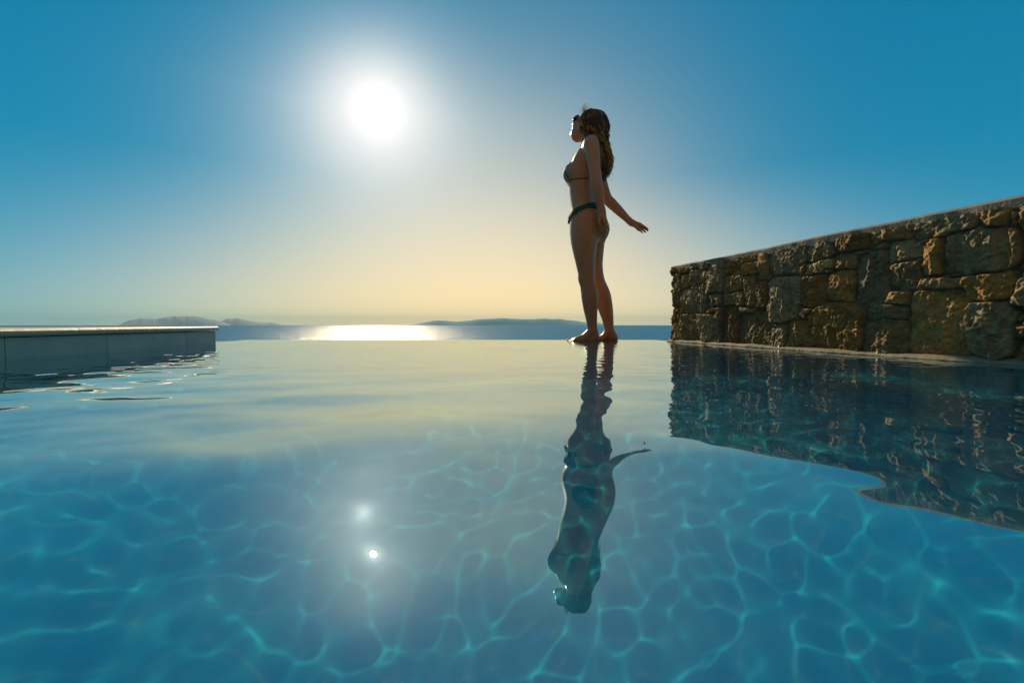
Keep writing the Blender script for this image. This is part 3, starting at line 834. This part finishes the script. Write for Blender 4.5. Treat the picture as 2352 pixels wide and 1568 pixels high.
# ---- hair
hair_m, t = material('wavy_brown_blond_hair')
out = t.n('ShaderNodeOutputMaterial')
at = t.n('ShaderNodeAttribute', attribute_name='lock_tint')
p = t.n('ShaderNodeBsdfPrincipled', ins={'Base Color': at.outputs['Color'], 'Roughness': .42, 'Specular IOR Level': .5})
tr = t.n('ShaderNodeBsdfTranslucent', ins={'Color': at.outputs['Color']})
mx = t.n('ShaderNodeMixShader', ins={0: .6, 1: p.outputs[0], 2: tr.outputs[0]})
t.t.links.new(mx.outputs[0], out.inputs[0])
G = np.array([
 [(-.030,-.040,1.575),(-.056,-.070,1.525),(-.058,-.080,1.455),(-.020,-.088,1.390),(.040,-.108,1.305),(.052,-.118,1.180),(.066,-.095,1.105)],
 [(.000,-.050,1.585),(.020,-.088,1.530),(.030,-.094,1.450),(.045,-.098,1.375),(.085,-.112,1.285),(.100,-.108,1.180),(.082,-.080,1.090)],
 [(.028,-.012,1.595),(.090,-.030,1.560),(.126,-.030,1.482),(.104,-.030,1.410),(.122,-.040,1.305),(.132,-.035,1.210),(.098,-.030,1.110)],
 [(.020,.045,1.585),(.075,.075,1.535),(.105,.080,1.455),(.105,.080,1.380),(.130,.070,1.300),(.138,.060,1.205),(.108,.040,1.125)],
 [(-.025,.055,1.570),(-.010,.090,1.510),(.020,.100,1.445),(.060,.100,1.380),(.105,.100,1.300),(.125,.090,1.205),(.105,.060,1.145)]])
def guide(s):
    k = min(int(s), 3); f = s - k; f = f * f * (3 - 2 * f); return G[k] * (1 - f) + G[k + 1] * f
def catmull(P, n):
    Q = np.vstack([2 * P[0] - P[1], P, 2 * P[-1] - P[-2]]); out_ = []
    for i in range(1, len(Q) - 2):
        for s in np.linspace(0, 1, n, endpoint=False):
            p0, p1, p2, p3 = Q[i - 1:i + 3]
            out_.append(.5 * (2 * p1 + (p2 - p0) * s + (2 * p0 - 5 * p1 + 4 * p2 - p3) * s * s + (3 * p1 - p0 - 3 * p2 + p3) * s ** 3))
    out_.append(P[-1]); return np.array(out_)
HB = Field()
HB.ell(hp_(-.022, 0, .034), AX, (.092, .082, .088), .01)
for s in np.linspace(0, 4, 15):
    P = catmull(guide(s), 3); ctr = np.array([.045, 0, 0])
    Pin = P.copy(); Pin[:, 0] = P[:, 0] * .9 + .05 * .1; Pin[:, 1] = P[:, 1] * .86
    rad_ = np.interp(np.linspace(0, 1, len(P)), [0, .2, .6, .9, 1], [.008, .018, .022, .016, .006])
    for a_, b_, r1, r2 in zip(Pin[:-1], Pin[1:], rad_[:-1], rad_[1:]): HB.cone(a_, b_, r1, r2, .012)
# the face stays free of hair
fc_ = (gx_[0] - HC[0]) * HF[0] + (gx_[1] - HC[1]) * HF[1] + (gx_[2] - HC[2]) * HF[2]
fu_ = (gx_[0] - HC[0]) * HU[0] + (gx_[1] - HC[1]) * HU[1] + (gx_[2] - HC[2]) * HU[2]
HBF = np.maximum(HB.a, fc_ - (.030 + .35 * np.maximum(fu_ - .045, 0)))
hp0, hf0 = iso_data(HBF.astype(np.float32))
hr = np.random.default_rng(77)
vs, fs, tint = [p for p in hp0], [tuple(f) for f in hf0], [(.12, .062, .026)] * len(hp0)
def add_lock(P, r0, col, n=5):
    b = len(vs); q = np.linspace(0, 1, len(P))
    tube(vs, fs, P, r0 * np.interp(q, [0, .1, .75, 1], [.6, 1, .8, .15]), n); tint.extend([col] * (len(vs) - b))
COLS = np.array([(.18, .09, .032), (.34, .19, .065), (.52, .32, .11), (.68, .46, .18), (.09, .045, .018)])
NL = 560
for i in range(NL):
    s = hr.uniform(-.08, 4.0); g_ = guide(np.clip(s, 0, 4)).copy()
    L = hr.uniform(.62, 1.0)
    g_ += hr.normal(0, .010, g_.shape) * np.linspace(.3, 1.6, 7)[:, None]
    P = catmull(g_, 9); P = P[:max(12, int(len(P) * L))]
    q = np.linspace(0, L, len(P)); ph = hr.uniform(0, 6.28); fq = hr.uniform(2.2, 4.2); am = hr.uniform(.006, .022)
    lo_ = np.array([[hr.normal(), hr.normal(), .3 * hr.normal()] for _ in range(2)]); lo_ /= np.linalg.norm(lo_, axis=1, keepdims=True)
    P = P + (lo_[0][None] * np.sin(q * fq * 6.28 + ph)[:, None] + lo_[1][None] * np.cos(q * fq * 6.28 + ph)[:, None]) * (am * sstep(.15, .6, q))[:, None]
    for _ in range(2):
        sv = sample(BODY, P); g2 = grad(BODY, P); P = P + g2 * np.maximum(.006 - sv, 0)[:, None]
    ker = np.array([.25, .5, .25])
    Pm = P.copy(); Pm[1:-1] = .25 * P[:-2] + .5 * P[1:-1] + .25 * P[2:]; P = Pm
    base = 1.15 * COLS[hr.choice(5, p=[.22, .25, .25, .16, .12])] * hr.uniform(.8, 1.25)
    add_lock(P, hr.uniform(.0018, .0048), base)
for i in range(40):                                       # fly-away tuft over the forehead and loose ends
    f0 = hr.normal(0, 1, 3)
    b_ = np.array([-.030, -.005, 1.585]) + f0 * np.array([.012, .014, .006]); tip = b_ + np.array([hr.normal(.004, .012), hr.normal(0, .012), hr.uniform(.015, .062)])
    mid = (b_ + tip) / 2 + np.array([hr.normal(-.006, .005), 0, .004])
    add_lock(catmull(np.array([b_, mid, tip]), 5), .0008, np.array((.45, .27, .10)), 4)
for i in range(60):
    s = hr.uniform(.5, 4); g_ = guide(s).copy(); k = hr.integers(1, 6)
    a_ = g_[k]; out_d = a_ - np.array([.03, 0, a_[2]]); out_d /= np.linalg.norm(out_d) + 1e-6
    e_ = a_ + out_d * hr.uniform(.008, .022) + np.array([0, 0, -hr.uniform(.02, .07)])
    add_lock(catmull(np.array([a_, (a_ + e_) / 2 + out_d * .008, e_]), 5), .0007, np.array((.34, .2, .08)), 3)
lk = mesh_obj('hair', vs, fs, hair_m, woman)
ca = lk.data.color_attributes.new('lock_tint', 'FLOAT_COLOR', 'POINT')
tint = np.array([tuple(q) for q in tint]); ca.data.foreach_set('color', np.concatenate([tint, np.ones((len(tint), 1))], 1).astype(np.float32).ravel())
